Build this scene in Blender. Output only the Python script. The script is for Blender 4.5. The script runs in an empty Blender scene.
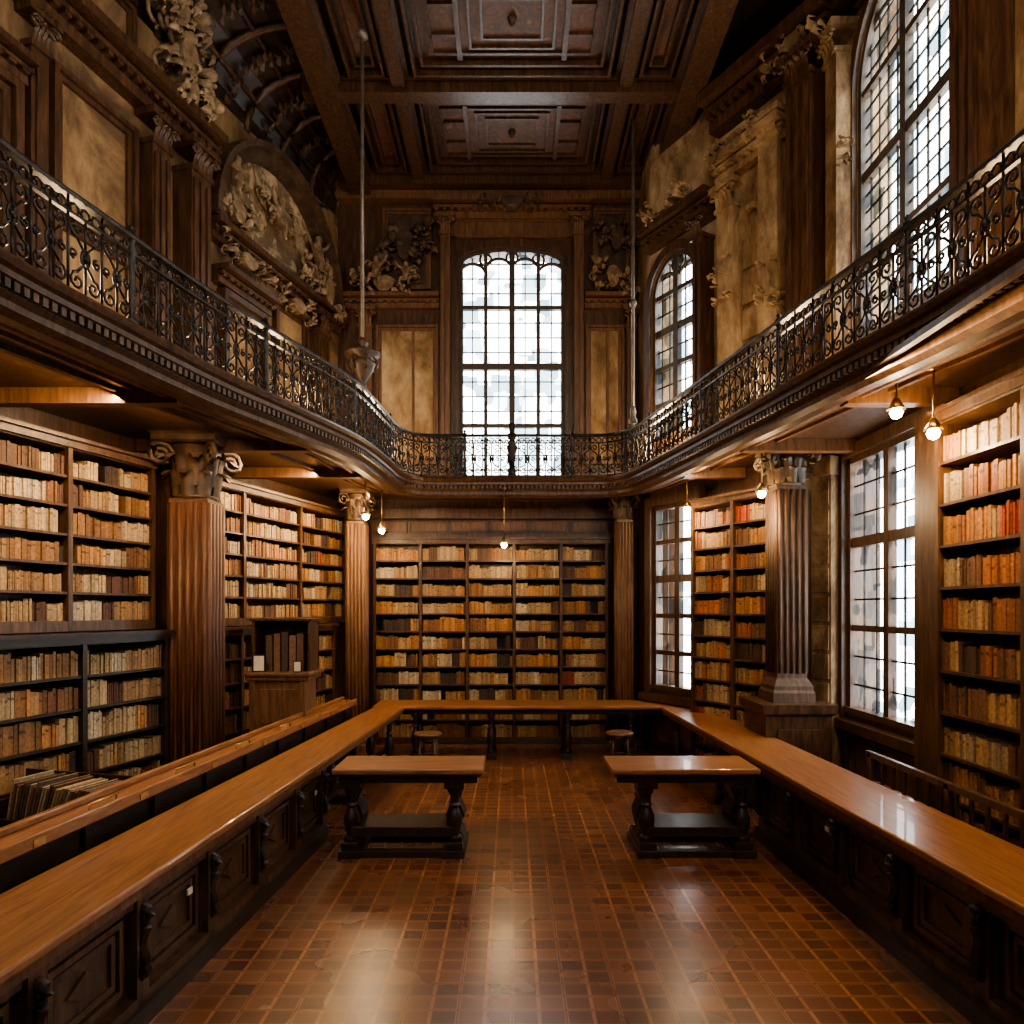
import bpy, bmesh, math, random
from mathutils import Matrix, Vector
R=random.Random(7)
sc=bpy.context.scene
# ------------------------------------------------------------------ materials
def newmat(n):
    m=bpy.data.materials.new(n); m.use_nodes=True
    nt=m.node_tree; b=nt.nodes['Principled BSDF']; return m,nt,b
def tex_setup(nt,scale,kind='Object'):
    tc=nt.nodes.new('ShaderNodeTexCoord'); mp=nt.nodes.new('ShaderNodeMapping')
    mp.inputs['Scale'].default_value=scale; nt.links.new(tc.outputs[kind],mp.inputs[0]); return mp
def ramp(nt,fac,stops):
    r=nt.nodes.new('ShaderNodeValToRGB'); e=r.color_ramp.elements
    while len(e)<len(stops): e.new(.5)
    for i,(p,c) in enumerate(stops): e[i].position=p; e[i].color=(*c,1)
    nt.links.new(fac,r.inputs[0]); return r
def bump(nt,b,h,s,d=.01):
    bp=nt.nodes.new('ShaderNodeBump'); bp.inputs['Strength'].default_value=s; bp.inputs['Distance'].default_value=d
    nt.links.new(h,bp.inputs['Height']); nt.links.new(bp.outputs[0],b.inputs['Normal'])
def noisemat(n,stops,scale=(1,1,1),ns=6,detail=8,rough=.5,bs=.3,bd=.01,metal=0,dist=0.,coat=0,stain=0):
    m,nt,b=newmat(n); mp=tex_setup(nt,scale)
    t=nt.nodes.new('ShaderNodeTexNoise'); t.inputs['Scale'].default_value=ns; t.inputs['Detail'].default_value=detail
    t.inputs['Roughness'].default_value=.65; t.inputs['Distortion'].default_value=dist
    nt.links.new(mp.outputs[0],t.inputs[0]); r=ramp(nt,t.outputs['Fac'],stops); out=r.outputs[0]
    if stain:
        t2=nt.nodes.new('ShaderNodeTexNoise'); t2.inputs['Scale'].default_value=1.1; t2.inputs['Detail'].default_value=10; t2.inputs['Roughness'].default_value=.75; t2.inputs['Distortion'].default_value=.8
        mp2=tex_setup(nt,(1,1,.45)); nt.links.new(mp2.outputs[0],t2.inputs[0])
        r2=ramp(nt,t2.outputs['Fac'],[(.38,(.22,.16,.12)),(.5,(.75,.68,.6)),(.6,(1,1,1))])
        mx=nt.nodes.new('ShaderNodeMixRGB'); mx.blend_type='MULTIPLY'; mx.inputs[0].default_value=stain
        nt.links.new(out,mx.inputs[1]); nt.links.new(r2.outputs[0],mx.inputs[2]); out=mx.outputs[0]
    nt.links.new(out,b.inputs['Base Color']); b.inputs['Roughness'].default_value=rough
    b.inputs['Metallic'].default_value=metal; b.inputs['Coat Weight'].default_value=coat
    if bs: bump(nt,b,t.outputs['Fac'],bs,bd)
    return m
D1=noisemat('dark_wood',[(.3,(.024,.012,.006)),(.5,(.074,.036,.017)),(.72,(.155,.078,.038))],(6,6,.8),4,rough=.38,bs=.15,dist=.6)
DR=noisemat('dark_column_wood',[(.3,(.024,.012,.006)),(.5,(.070,.034,.017)),(.72,(.15,.075,.037))],(6,6,.8),4,rough=.6,bs=.2,dist=.6)
D2=noisemat('black_wood',[(.3,(.012,.007,.004)),(.6,(.036,.020,.011)),(.8,(.07,.038,.021))],(5,1,5),4,rough=.38,bs=.1)
RW=noisemat('red_wood',[(.3,(.04,.016,.008)),(.5,(.105,.042,.02)),(.75,(.20,.085,.04))],(7,7,.7),4,rough=.5,bs=.2,dist=.5)
WW=noisemat('warm_wood',[(.3,(.06,.029,.014)),(.5,(.15,.072,.033)),(.75,(.25,.13,.06))],(6,6,.7),4,rough=.42,bs=.2,dist=.5)
TT=noisemat('table_top_wood',[(.3,(.15,.058,.022)),(.5,(.29,.122,.046)),(.72,(.42,.195,.08))],(9,.7,9),3.5,rough=.36,bs=.04,dist=.8,coat=.2)
TX=noisemat('table_top_wood_cross',[(.3,(.15,.058,.022)),(.5,(.29,.122,.046)),(.72,(.42,.195,.08))],(.7,9,9),3.5,rough=.36,bs=.04,dist=.8,coat=.2)
ST=noisemat('aged_stone',[(.28,(.16,.10,.055)),(.45,(.36,.25,.14)),(.58,(.52,.39,.24)),(.8,(.68,.55,.38))],(1,1,.6),2.6,rough=.85,bs=.6,bd=.03,dist=.3,stain=.95)
OC=noisemat('ochre_plaster',[(.25,(.14,.082,.038)),(.5,(.31,.20,.10)),(.75,(.44,.31,.165))],(1,1,.7),1.8,rough=.8,bs=.3,dist=.4,stain=.8)
GD=noisemat('gilded_carving',[(.3,(.09,.055,.03)),(.55,(.27,.18,.10)),(.75,(.50,.38,.24))],(1,1,1),9,rough=.55,bs=.4)
CV=noisemat('carved_wood',[(.3,(.028,.016,.010)),(.55,(.085,.050,.028)),(.8,(.19,.12,.068))],(1,1,1),8,rough=.5,bs=.4)
MU=noisemat('mural_paint',[(.3,(.06,.036,.02)),(.42,(.26,.16,.075)),(.5,(.13,.085,.05)),(.58,(.44,.31,.17)),(.72,(.58,.46,.31))],(1,1,1),2.2,rough=.8,bs=.2,dist=1.2)
CP=noisemat('ceiling_painting',[(.3,(.03,.014,.008)),(.45,(.15,.065,.032)),(.55,(.06,.03,.018)),(.68,(.21,.11,.058)),(.8,(.30,.20,.13))],(1,1,1),3.0,rough=.6,bs=.1,dist=1.6)
IR=noisemat('wrought_iron',[(.3,(.012,.010,.009)),(.7,(.065,.054,.046))],(1,1,1),12,rough=.40,bs=.2,metal=.6)
RD=noisemat('aged_steel_rod',[(.3,(.14,.115,.09)),(.7,(.27,.23,.19))],(1,1,1),12,rough=.4,bs=.1,metal=.4)
BR=noisemat('brass',[(.3,(.35,.22,.08)),(.7,(.6,.42,.18))],(1,1,1),12,rough=.35,metal=1,bs=.1)
WF=noisemat('window_frame_paint',[(.3,(.04,.028,.02)),(.7,(.09,.065,.045))],(1,1,1),8,rough=.5)
PP=noisemat('paper',[(.3,(.6,.55,.45)),(.7,(.75,.7,.6))],(1,1,1),8,rough=.8,bs=0)
def bookmat():
    m,nt,b=newmat('book_spines'); a=nt.nodes.new('ShaderNodeVertexColor'); a.layer_name='Col'
    mp=tex_setup(nt,(1,1,1)); t=nt.nodes.new('ShaderNodeTexNoise'); t.inputs['Scale'].default_value=45; t.inputs['Detail'].default_value=3
    nt.links.new(mp.outputs[0],t.inputs[0]); r=ramp(nt,t.outputs['Fac'],[(.35,(.55,.52,.5)),(.6,(1,1,1))])
    mx=nt.nodes.new('ShaderNodeMixRGB'); mx.blend_type='MULTIPLY'; mx.inputs[0].default_value=.8
    nt.links.new(a.outputs[0],mx.inputs[1]); nt.links.new(r.outputs[0],mx.inputs[2]); nt.links.new(mx.outputs[0],b.inputs['Base Color'])
    b.inputs['Roughness'].default_value=.6; return m
BK=bookmat()
def floormat():
    m,nt,b=newmat('parquet_floor'); L=nt.links
    mp=tex_setup(nt,(1,1,1))
    def brick(w,h,mo,c1,c2,cm):
        k=nt.nodes.new('ShaderNodeTexBrick'); k.offset=0; k.squash=1
        k.inputs['Scale'].default_value=1; k.inputs['Brick Width'].default_value=w; k.inputs['Row Height'].default_value=h
        k.inputs['Mortar Size'].default_value=mo; k.inputs['Mortar Smooth'].default_value=.3; k.inputs['Bias'].default_value=0
        k.inputs['Color1'].default_value=(*c1,1); k.inputs['Color2'].default_value=(*c2,1); k.inputs['Mortar'].default_value=(*cm,1)
        L.new(mp.outputs[0],k.inputs[0]); return k
    a=brick(.135,.125,.011,(.19,.080,.036),(.10,.042,.021),(.30,.145,.07))
    c=brick(.27,.125,.005,(1,1,1),(.70,.65,.62),(.28,.24,.22))
    mx=nt.nodes.new('ShaderNodeMixRGB'); mx.blend_type='MULTIPLY'; mx.inputs[0].default_value=.85; L.new(a.outputs[0],mx.inputs[1]); L.new(c.outputs[0],mx.inputs[2])
    n=nt.nodes.new('ShaderNodeTexNoise'); n.inputs['Scale'].default_value=.9; n.inputs['Detail'].default_value=4; L.new(mp.outputs[0],n.inputs[0])
    r=ramp(nt,n.outputs['Fac'],[(.3,(.85,.82,.8)),(.68,(1.5,1.4,1.35))])
    m2=nt.nodes.new('ShaderNodeMixRGB'); m2.blend_type='MULTIPLY'; m2.inputs[0].default_value=1; L.new(mx.outputs[0],m2.inputs[1]); L.new(r.outputs[0],m2.inputs[2])
    L.new(m2.outputs[0],b.inputs['Base Color'])
    rr=ramp(nt,n.outputs['Fac'],[(.3,(.32,.32,.32)),(.7,(.22,.22,.22))]); L.new(rr.outputs[0],b.inputs['Roughness'])
    bump(nt,b,mx.outputs[0],.3,.004); b.inputs['Coat Weight'].default_value=.5; b.inputs['Coat Roughness'].default_value=.26
    return m
FL=floormat()
def glassmat():
    m=bpy.data.materials.new('leaded_glass'); m.use_nodes=True; nt=m.node_tree; nt.nodes.clear()
    o=nt.nodes.new('ShaderNodeOutputMaterial'); t=nt.nodes.new('ShaderNodeBsdfTransparent'); g=nt.nodes.new('ShaderNodeBsdfGlossy'); g.inputs['Roughness'].default_value=.1
    mx=nt.nodes.new('ShaderNodeMixShader'); mx.inputs[0].default_value=.06
    mp=tex_setup(nt,(1,1,1)); v=nt.nodes.new('ShaderNodeTexVoronoi'); v.feature='F1'; v.inputs['Scale'].default_value=4.5; v.distance='CHEBYCHEV'
    nt.links.new(mp.outputs[0],v.inputs[0]); s=nt.nodes.new('ShaderNodeSeparateColor'); nt.links.new(v.outputs['Color'],s.inputs[0])
    r=ramp(nt,s.outputs[0],[(.0,(.10,.14,.17)),(.22,(.26,.34,.40)),(.5,(.80,.90,.96)),(1,(.85,.84,.80))])
    nt.links.new(r.outputs[0],t.inputs[0]); nt.links.new(t.outputs[0],mx.inputs[1]); nt.links.new(g.outputs[0],mx.inputs[2]); nt.links.new(mx.outputs[0],o.inputs[0])
    return m
GL=glassmat()
def emis(n,c,s):
    m,nt,b=newmat(n); b.inputs['Emission Color'].default_value=(*c,1); b.inputs['Emission Strength'].default_value=s; b.inputs['Base Color'].default_value=(*c,1); return m
BU=emis('lit_bulb',(1,.80,.5),40)
# ------------------------------------------------------------------ mesh builder
class MB:
    def __init__(s): s.v=[];s.f=[];s.m=[];s.c=[];s.sm=[];s.M=Matrix.Identity(4)
    def add(s,vs,fs,mat=0,col=None,sm=False):
        o=len(s.v); s.v+= [s.M@Vector(p) for p in vs]
        for f in fs: s.f.append([o+i for i in f]); s.m.append(mat); s.c.append(col); s.sm.append(sm)
    def box(s,x0,x1,y0,y1,z0,z1,mat=0,col=None):
        s.add([(x0,y0,z0),(x1,y0,z0),(x1,y1,z0),(x0,y1,z0),(x0,y0,z1),(x1,y0,z1),(x1,y1,z1),(x0,y1,z1)],
              [(0,3,2,1),(4,5,6,7),(0,1,5,4),(1,2,6,5),(2,3,7,6),(3,0,4,7)],mat,col)
    def lathe(s,cx,cy,prof,n=16,mat=0,flute=0,sq=False):
        if sq: n=4
        vs=[];fs=[]
        for (r,z) in prof:
            for i in range(n):
                a=2*math.pi*i/n+(math.pi/4 if sq else 0); rr=r*(math.sqrt(2) if sq else 1)
                if flute and i%4>=2: rr*=1-flute
                vs.append((cx+rr*math.cos(a),cy+rr*math.sin(a),z))
        for j in range(len(prof)-1):
            for i in range(n):
                k=(i+1)%n; fs.append((j*n+i,j*n+k,(j+1)*n+k,(j+1)*n+i))
        fs.append(tuple(range(n-1,-1,-1))); fs.append(tuple((len(prof)-1)*n+i for i in range(n)))
        s.add(vs,fs,mat,None,not sq and not flute)
    def tube(s,pts,r,n=5,mat=0,r2=None):
        pts=[Vector(p) for p in pts]; vs=[];fs=[]; N=len(pts)
        for i,p in enumerate(pts):
            t=(pts[min(i+1,N-1)]-pts[max(i-1,0)]); t=t.normalized() if t.length>1e-9 else Vector((0,0,1))
            a=Vector((0,0,1)) if abs(t.z)<.8 else Vector((1,0,0)); x=t.cross(a).normalized(); y=t.cross(x)
            rr=r if r2 is None else r+(r2-r)*i/(N-1)
            for k in range(n):
                q=2*math.pi*k/n; vs.append(p+rr*(math.cos(q)*x+math.sin(q)*y))
        for i in range(N-1):
            for k in range(n):
                l=(k+1)%n; fs.append((i*n+k,i*n+l,(i+1)*n+l,(i+1)*n+k))
        fs.append(tuple(range(n-1,-1,-1))); fs.append(tuple((N-1)*n+i for i in range(n)))
        s.add(vs,fs,mat,None,True)
    def prism(s,poly,z0,z1,mat=0):   # xy polygon
        n=len(poly); vs=[(x,y,z0) for x,y in poly]+[(x,y,z1) for x,y in poly]
        fs=[tuple(range(n-1,-1,-1)),tuple(range(n,2*n))]+[(i,(i+1)%n,(i+1)%n+n,i+n) for i in range(n)]
        s.add(vs,fs,mat)
    def prismxz(s,poly,y0,y1,mat=0):
        n=len(poly); vs=[(x,y0,z) for x,z in poly]+[(x,y1,z) for x,z in poly]
        fs=[tuple(range(n)),tuple(range(2*n-1,n-1,-1))]+[(i,(i+1)%n,(i+1)%n+n,i+n) for i in range(n)]
        s.add(vs,fs,mat)
    def obj(s,name,mats,parent=None,bev=0,fix=True):
        me=bpy.data.meshes.new(name); me.from_pydata([tuple(v) for v in s.v],[],s.f)
        for m in mats: me.materials.append(m)
        me.polygons.foreach_set('material_index',s.m); me.polygons.foreach_set('use_smooth',s.sm)
        if any(c is not None for c in s.c):
            ca=me.color_attributes.new('Col','FLOAT_COLOR','CORNER'); buf=[]
            for p,c in zip(me.polygons,s.c):
                c=c or (.1,.06,.03); buf+= [c[0],c[1],c[2],1]*p.loop_total
            ca.data.foreach_set('color',buf)
        if fix:
            bm=bmesh.new(); bm.from_mesh(me); bmesh.ops.recalc_face_normals(bm,faces=bm.faces); bm.to_mesh(me); bm.free()
        me.update(); o=bpy.data.objects.new(name,me); sc.collection.objects.link(o)
        if parent: o.parent=parent
        if bev:
            b=o.modifiers.new('bevel','BEVEL'); b.width=bev; b.segments=2; b.limit_method='ANGLE'
        return o
def empty(n,loc=(0,0,0)):
    e=bpy.data.objects.new(n,None); e.empty_display_size=.1; sc.collection.objects.link(e); return e
def frame(A,B):
    u=Vector((B[0]-A[0],B[1]-A[1],0)); L=u.length; u/=L; n=Vector((-u.y,u.x,0))
    return Matrix(((u.x,n.x,0,A[0]),(u.y,n.y,0,A[1]),(0,0,1,0),(0,0,0,1))),L
CEIL=8.7
ML,LL=frame((-4.85,3.0),(-2.7,10.85))
ML0,LL0=frame((-4.85,-3.0),(-4.85,3.0))
MF,LF=frame((-2.7,10.85),(1.95,10.85))
MR0,LR0=frame((1.95,10.85),(1.95,9.9))
MR1,LR1=frame((1.95,9.9),(3.45,7.3))
MR2,LR2=frame((3.45,7.3),(3.45,-3.0))
MB0,LB0=frame((3.45,-3.0),(-4.85,-3.0))
TH=.35
def arcpts(u0,u1,zs,rise,n=16):
    c=(u0+u1)/2; h=(u1-u0)/2
    return [(c-h*math.cos(math.pi*i/n), zs+rise*math.sin(math.pi*i/n)) for i in range(n+1)]
def wall(name,M,L,ops,mats,zsplit=3.75,ext=(0,0)):
    b=MB(); b.M=M
    bands=[(0,zsplit,0),(zsplit,CEIL,1)]
    for z0,z1,mi in bands:
        o=sorted([q for q in ops if q[2]>=z0-.01 and q[3]+q[4]<=z1+.01]); u=-ext[0]
        for (a,c,za,zs,ri) in o:
            b.box(u,a,0,TH,z0,z1,mi)
            if za>z0: b.box(a,c,0,TH,z0,za,mi)
            if ri>0:
                top=zs+ri; ap=arcpts(a,c,zs,ri)
                for i in range(len(ap)-1):
                    p,q=ap[i],ap[i+1]; b.prismxz([p,q,(q[0],z1),(p[0],z1)],0,TH,mi)
            else: b.box(a,c,0,TH,zs,z1,mi)
            u=c
        b.box(u,L+ext[1],0,TH,z0,z1,mi)
    return b.obj(name,mats)
wn=[0]
def window(M,u0,u1,z0,zs,rise,cols,rows,lead=(2,3),portal=True,fw=.06,fm=None,trac=False):
    wn[0]+=1; e=empty('window_%d'%wn[0]); b=MB(); b.M=M
    c=(u0+u1)/2; h=(u1-u0)/2
    def top(u):
        if rise<=0: return zs
        t=max(-1,min(1,(u-c)/h)); return zs+rise*math.sqrt(max(0,1-t*t))
    y0,y1=.03,.10
    b.box(u0,u0+fw,y0-.02,y1+.03,z0,zs); b.box(u1-fw,u1,y0-.02,y1+.03,z0,zs); b.box(u0,u1,y0-.06,y1+.03,z0,z0+fw)
    if rise>0:
        ao=arcpts(u0,u1,zs,rise,20); ai=arcpts(u0+fw,u1-fw,zs,rise-fw,20)
        for i in range(20): b.prismxz([ao[i],ao[i+1],ai[i+1],ai[i]],y0-.02,y1+.03)
    else: b.box(u0,u1,y0-.02,y1+.03,zs-fw,zs)
    ft=zs+max(rise,0)
    for i in range(1,cols):
        u=u0+(u1-u0)*i/cols; w=.045 if i*2==cols else .028; b.box(u-w,u+w,y0-.01,y1,z0,top(u)-.01)
    nr=rows
    for j in range(1,nr):
        z=z0+(ft-z0)*j/nr
        if z<zs: x=h
        else: x=h*math.sqrt(max(0,1-((z-zs)/rise)**2)) if rise>0 else h
        w=.05 if (j==(rows+1)//2) else .03
        b.box(c-x,c+x,y0,y1,z-w,z+w)
    if trac: # round-headed lights with roundels at the top
        k=cols; q=(u1-u0)/k
        for i in range(k):
            a=u0+q*i; zt=top(a+q*.5)-.13-q*.45
            pts=[(a+q*.5-q*.5*math.cos(math.pi*t/10),.06,zt+q*.42*math.sin(math.pi*t/10)) for t in range(11)]; b.tube(pts,.026,5)
        for i in range(1,k):
            a=u0+q*i; zt=top(a)-.13
            b.tube([(a+q*.22*math.cos(math.pi*t/6),.06,zt+q*.22*math.sin(math.pi*t/6)) for t in range(13)],.02,5)
    f=b.obj('frame',[fm or WF],e)
    b=MB(); b.M=M; nc=cols*lead[0]; nz=nr*lead[1]
    for i in range(1,nc):
        if i%lead[0]==0: continue
        u=u0+(u1-u0)*i/nc; b.box(u-.009,u+.009,.06,.075,z0,top(u)-.01)
    for j in range(1,nz):
        if j%lead[1]==0: continue
        z=z0+(ft-z0)*j/nz; x=h if z<zs else (h*math.sqrt(max(0,1-((z-zs)/rise)**2)) if rise>0 else h)
        b.box(c-x,c+x,.06,.075,z-.009,z+.009)
    b.obj('leading',[IR],e)
    b=MB(); b.M=M
    poly=[(u0,z0)]+(arcpts(u0,u1,zs,rise) if rise>0 else [(u0,zs),(u1,zs)])+[(u1,z0)]
    n=len(poly); b.add([(x,.07,z) for x,z in poly],[tuple(range(n))])
    b.obj('leaded_glass',[GL],e,fix=False)
    b=MB(); b.M=M; k=.12
    b.box(u0-k,u0,-.05,.0,z0-.1,zs); b.box(u1,u1+k,-.05,.0,z0-.1,zs); b.box(u0-k-.05,u1+k+.05,-.12,.0,z0-.16,z0-.06)
    if rise>0:
        ao=arcpts(u0-k,u1+k,zs,rise+k,20); ai=arcpts(u0,u1,zs,rise,20)
        for i in range(20): b.prismxz([ao[i],ao[i+1],ai[i+1],ai[i]],-.05,0)
    else: b.box(u0-k,u1+k,-.05,0,zs,zs+k)
    b.obj('casing',[fm or D1],e)
    if portal:
        l=bpy.data.lights.new('daylight_portal','AREA'); l.shape='RECTANGLE'; l.size=u1-u0; l.size_y=ft-z0; l.cycles.is_portal=True
        o=bpy.data.objects.new('daylight_portal',l); sc.collection.objects.link(o); o.parent=e
        R3=M.to_3x3(); n_=R3@Vector((0,-1,0)); o.matrix_world=Matrix.Translation(M@Vector((c,.33,(z0+ft)/2)))@n_.to_track_quat('-Z','Z').to_matrix().to_4x4()
    return e
# ------------------------------------------------------------------ shell
b=MB(); b.prism([(-5.3,-3.4),(3.9,-3.4),(3.9,7.6),(2.4,11.3),(-3.2,11.3),(-5.3,3.2)],-.12,0); b.obj('floor',[FL])
cwf=2.7
wfar=(cwf-.82,cwf+.82,3.95,7.36,.26)
wall('wall_far',MF,LF,[wfar],[D1,D1],ext=(.3,.3))
window(MF,*wfar,4,4,(2,4),trac=True)
wall('wall_left',ML,LL,[],[D1,OC])
wall('wall_left_near',ML0,LL0,[],[D1,OC])
wr1l=(.06,.98,.9,3.45,0); wr1u=(.04,.94,4.35,6.35,.5)
wall('wall_right_return',MR0,LR0,[],[D1,ST],ext=(0,.0))
wall('wall_right_angled',MR1,LR1,[wr1l,wr1u],[D1,ST])
def ud(d): return 7.3-d
wr2l=(ud(7.22),ud(5.78),.95,3.55,0); wr2u=(ud(7.0),ud(5.45),4.6,7.15,.8); wr2v=(ud(3.6),ud(2.0),4.6,7.15,.8); wr2w=(ud(.5),ud(-1.1),4.6,7.15,.8)
wall('wall_right',MR2,LR2,[wr2l,wr2u,wr2v,wr2w],[D1,ST])
window(MR1,*wr1l,2,5,(2,2),fm=D1); window(MR1,*wr1u,2,5,(3,2),trac=True)
window(MR2,*wr2l,2,3,(3,3),fm=D1); window(MR2,*wr2u,2,4,(5,5),trac=True); window(MR2,*wr2v,2,5,(4,3)); window(MR2,*wr2w,2,5,(4,3))
wb_added1=(1.2,3.2,4.3,7,.8); wb_added2=(5.0,7.0,4.3,7,.8)  # openings added in the unseen back wall to let daylight in
wall('wall_back',MB0,LB0,[wb_added1,wb_added2],[D1,OC]); window(MB0,*wb_added1,4,5); window(MB0,*wb_added2,4,5)
b=MB(); b.prism([(-5.3,-3.4),(3.9,-3.4),(3.9,7.6),(2.4,11.3),(-3.2,11.3),(-5.3,3.2)],CEIL,CEIL+.2); b.obj('ceiling',[D2])
# ceiling beams & coffers
b=MB()
def beamx(y,w,h,x0=-2.6,x1=2.5):
    b.box(x0,x1,y-w/2,y+w/2,CEIL-h,CEIL); b.box(x0,x1,y-w/2-.05,y+w/2+.05,CEIL-h*.55,CEIL-h*.4)
def beamy(x,w,h,y0=-3,y1=10.85):
    b.box(x-w/2,x+w/2,y0,y1,CEIL-h,CEIL); b.box(x-w/2-.05,x+w/2+.05,y0,y1,CEIL-h*.55,CEIL-h*.4)
for x in(-2.3,2.2): beamy(x,.3,.38)
for x in(-1.4,1.4): beamy(x,.16,.25)
YS=[10.6,8.75,6.9,5.05,3.2,1.35,-.5,-2.3]
for y in YS: beamx(y,.2,.3)
b.obj('trim_1',[D1])
b=MB()
for i in range(len(YS)-1):
    y1,y0=YS[i]-.2,YS[i+1]+.2
    for (x0,x1) in((-2.0,-1.55),(-1.2,1.2),(1.55,1.95)):
        b.box(x0,x1,y0,y1,CEIL-.07,CEIL-.0,0)
        for k,(ins,hh) in enumerate(((0,.20),(.10,.15),(.24,.12))):
            X0,X1,Y0,Y1=x0+ins,x1-ins,y0+ins,y1-ins; t=.035
            if X1-X0<.15: continue
            b.box(X0,X1,Y0,Y0+t,CEIL-hh,CEIL-.07,0);b.box(X0,X1,Y1-t,Y1,CEIL-hh,CEIL-.07,0)
            b.box(X0,X0+t,Y0+t,Y1-t,CEIL-hh,CEIL-.07,0);b.box(X1-t,X1,Y0+t,Y1-t,CEIL-hh,CEIL-.07,0)
        ins=.2 if x1-x0>1 else .14
        b.box(x0+ins,x1-ins,y0+.2,y1-.2,CEIL-.085,CEIL-.07,1)
        if x1-x0>1:
            ym=(y0+y1)/2
            for xx in(-.62,.62): b.box(xx-.03,xx+.03,y0+.18,y1-.18,CEIL-.13,CEIL-.085,0)
            for s in(-1,1):
                for t in(.36,.64): b.box(min(s*.62,s*(x1-.25)),max(s*.62,s*(x1-.25)),y0+(y1-y0)*t-.02,y0+(y1-y0)*t+.02,CEIL-.12,CEIL-.085,0)
            for (hx,hy,hh) in((.50,.40,.12),(.36,.28,.11)):
                b.box(-hx,hx,ym-hy,ym-hy+.03,CEIL-hh,CEIL-.085,0);b.box(-hx,hx,ym+hy-.03,ym+hy,CEIL-hh,CEIL-.085,0)
                b.box(-hx,-hx+.03,ym-hy+.03,ym+hy-.03,CEIL-hh,CEIL-.085,0);b.box(hx-.03,hx,ym-hy+.03,ym+hy-.03,CEIL-hh,CEIL-.085,0)
            b.lathe(0,ym,[(.05,CEIL-.085),(.05,CEIL-.11),(.03,CEIL-.15),(.001,CEIL-.18)],12,2)
b.obj('ceiling_coffer_panels',[D1,CP,CV])
# side coves between the outer beams and the walls
b=MB()
for k,(pa,pb,wa,wb_) in enumerate((((-2.45,-2.9),(-2.45,2.9),(-4.84,-2.9),(-4.84,3)),((-2.45,2.9),(-2.45,10.8),(-4.84,3),(-2.72,10.8)),((2.35,-2.9),(2.35,7.3),(3.44,-2.9),(3.44,7.3)),)):
    N=6
    def P(p,w,a,off=0):
        s=1-math.cos(a); return Vector((w[0]+(p[0]-w[0])*s, w[1]+(p[1]-w[1])*s, 7.95+.7*math.sin(a)-off))
    for i in range(N):
        a0,a1=i/N*math.pi/2,(i+1)/N*math.pi/2
        b.add([P(pa,wa,a0),P(pb,wb_,a0),P(pb,wb_,a1),P(pa,wa,a1)],[(0,1,2,3)],0,None,True)
    nr=11
    for j in range(nr+1):   # ribs
        t=j/nr; p=(pa[0]+(pb[0]-pa[0])*t,pa[1]+(pb[1]-pa[1])*t); w=(wa[0]+(wb_[0]-wa[0])*t,wa[1]+(wb_[1]-wa[1])*t)
        b.tube([P(p,w,i/8*math.pi/2,.02) for i in range(9)],.045,6,1)
        if j<nr: # garland of leaves in every bay
            t=(j+.5)/nr; p=(pa[0]+(pb[0]-pa[0])*t,pa[1]+(pb[1]-pa[1])*t); w=(wa[0]+(wb_[0]-wa[0])*t,wa[1]+(wb_[1]-wa[1])*t)
            for q in range(12):
                c=P(p,w,(.1+.07*q)*math.pi/2,.05); rr=R.uniform(.10,.18)
                for l in range(5):
                    a=R.uniform(0,6.28); d=Vector((math.cos(a)*.5,math.sin(a),math.cos(a)*.4))*rr; s_=Vector((-math.sin(a)*.5,math.cos(a),0))*rr*.3
                    m=c+d*.5-Vector((0,0,.04)); b.add([c,m+s_,c+d,m-s_],[(0,1,2,3)],2,None,True)
    for a in(.35,.7): 
        b.tube([P(pa,wa,a*math.pi/2,.02),P(pb,wb_,a*math.pi/2,.02)],.03,6,1)
b.obj('trim_2',[D2,D1,CV],fix=False)
# ------------------------------------------------------------------ gallery (balcony)
CT=[(-2.78,-2.9),(-2.78,1.2),(-2.74,2.8),(-2.69,3.68),(-2.55,4.4),(-2.32,5.46),(-1.99,6.5),(-1.70,7.5),(-1.60,8.5),(-1.56,9.2),(-1.42,9.62),(-1.1,9.8),(0,9.8),(1.15,9.8),(1.5,9.65),(1.70,9.2),(1.97,7.8),(2.25,6.16),(2.43,5.06),(2.59,4.18),(2.70,2.8),(2.74,1.2),(2.74,-2.9)]
def cat(P,step):
    out=[]; 
    for i in range(len(P)-1):
        p0=Vector(P[max(i-1,0)]);p1=Vector(P[i]);p2=Vector(P[i+1]);p3=Vector(P[min(i+2,len(P)-1)]); n=max(2,int((p2-p1).length/.05))
        for k in range(n):
            t=k/n; out.append(.5*((2*p1)+(p2-p0)*t+(2*p0-5*p1+4*p2-p3)*t*t+(3*p1-p0-3*p2+p3)*t**3))
    out.append(Vector(P[-1]))
    acc=[0]
    for i in range(1,len(out)): acc.append(acc[-1]+(out[i]-out[i-1]).length)
    N=int(round(acc[-1]/step)); res=[];j=0
    for k in range(N+1):
        s=acc[-1]*k/N
        while j<len(out)-2 and acc[j+1]<s: j+=1
        t=(s-acc[j])/max(1e-9,acc[j+1]-acc[j]); res.append(out[j].lerp(out[j+1],min(1,t)))
    return res
E=cat(CT,.125)
def norms(E):
    N=[]
    for i in range(len(E)):
        t=(E[min(i+1,len(E)-1)]-E[max(i-1,0)]).normalized(); N.append(Vector((t.y,-t.x)))  # toward hall
    return N
NE=norms(E)
def sweep(b,prof,mat=0,E=E,NE=NE):
    n=len(prof); vs=[];fs=[]
    for p,q in zip(E,NE):
        for (o,z) in prof: vs.append((p.x+q.x*o,p.y+q.y*o,z))
    for i in range(len(E)-1):
        for k in range(n):
            l=(k+1)%n; fs.append((i*n+k,i*n+l,(i+1)*n+l,(i+1)*n+k))
    b.add(vs,fs,mat)
b=MB()
pe=[(p.x,p.y) for p in E]
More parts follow.
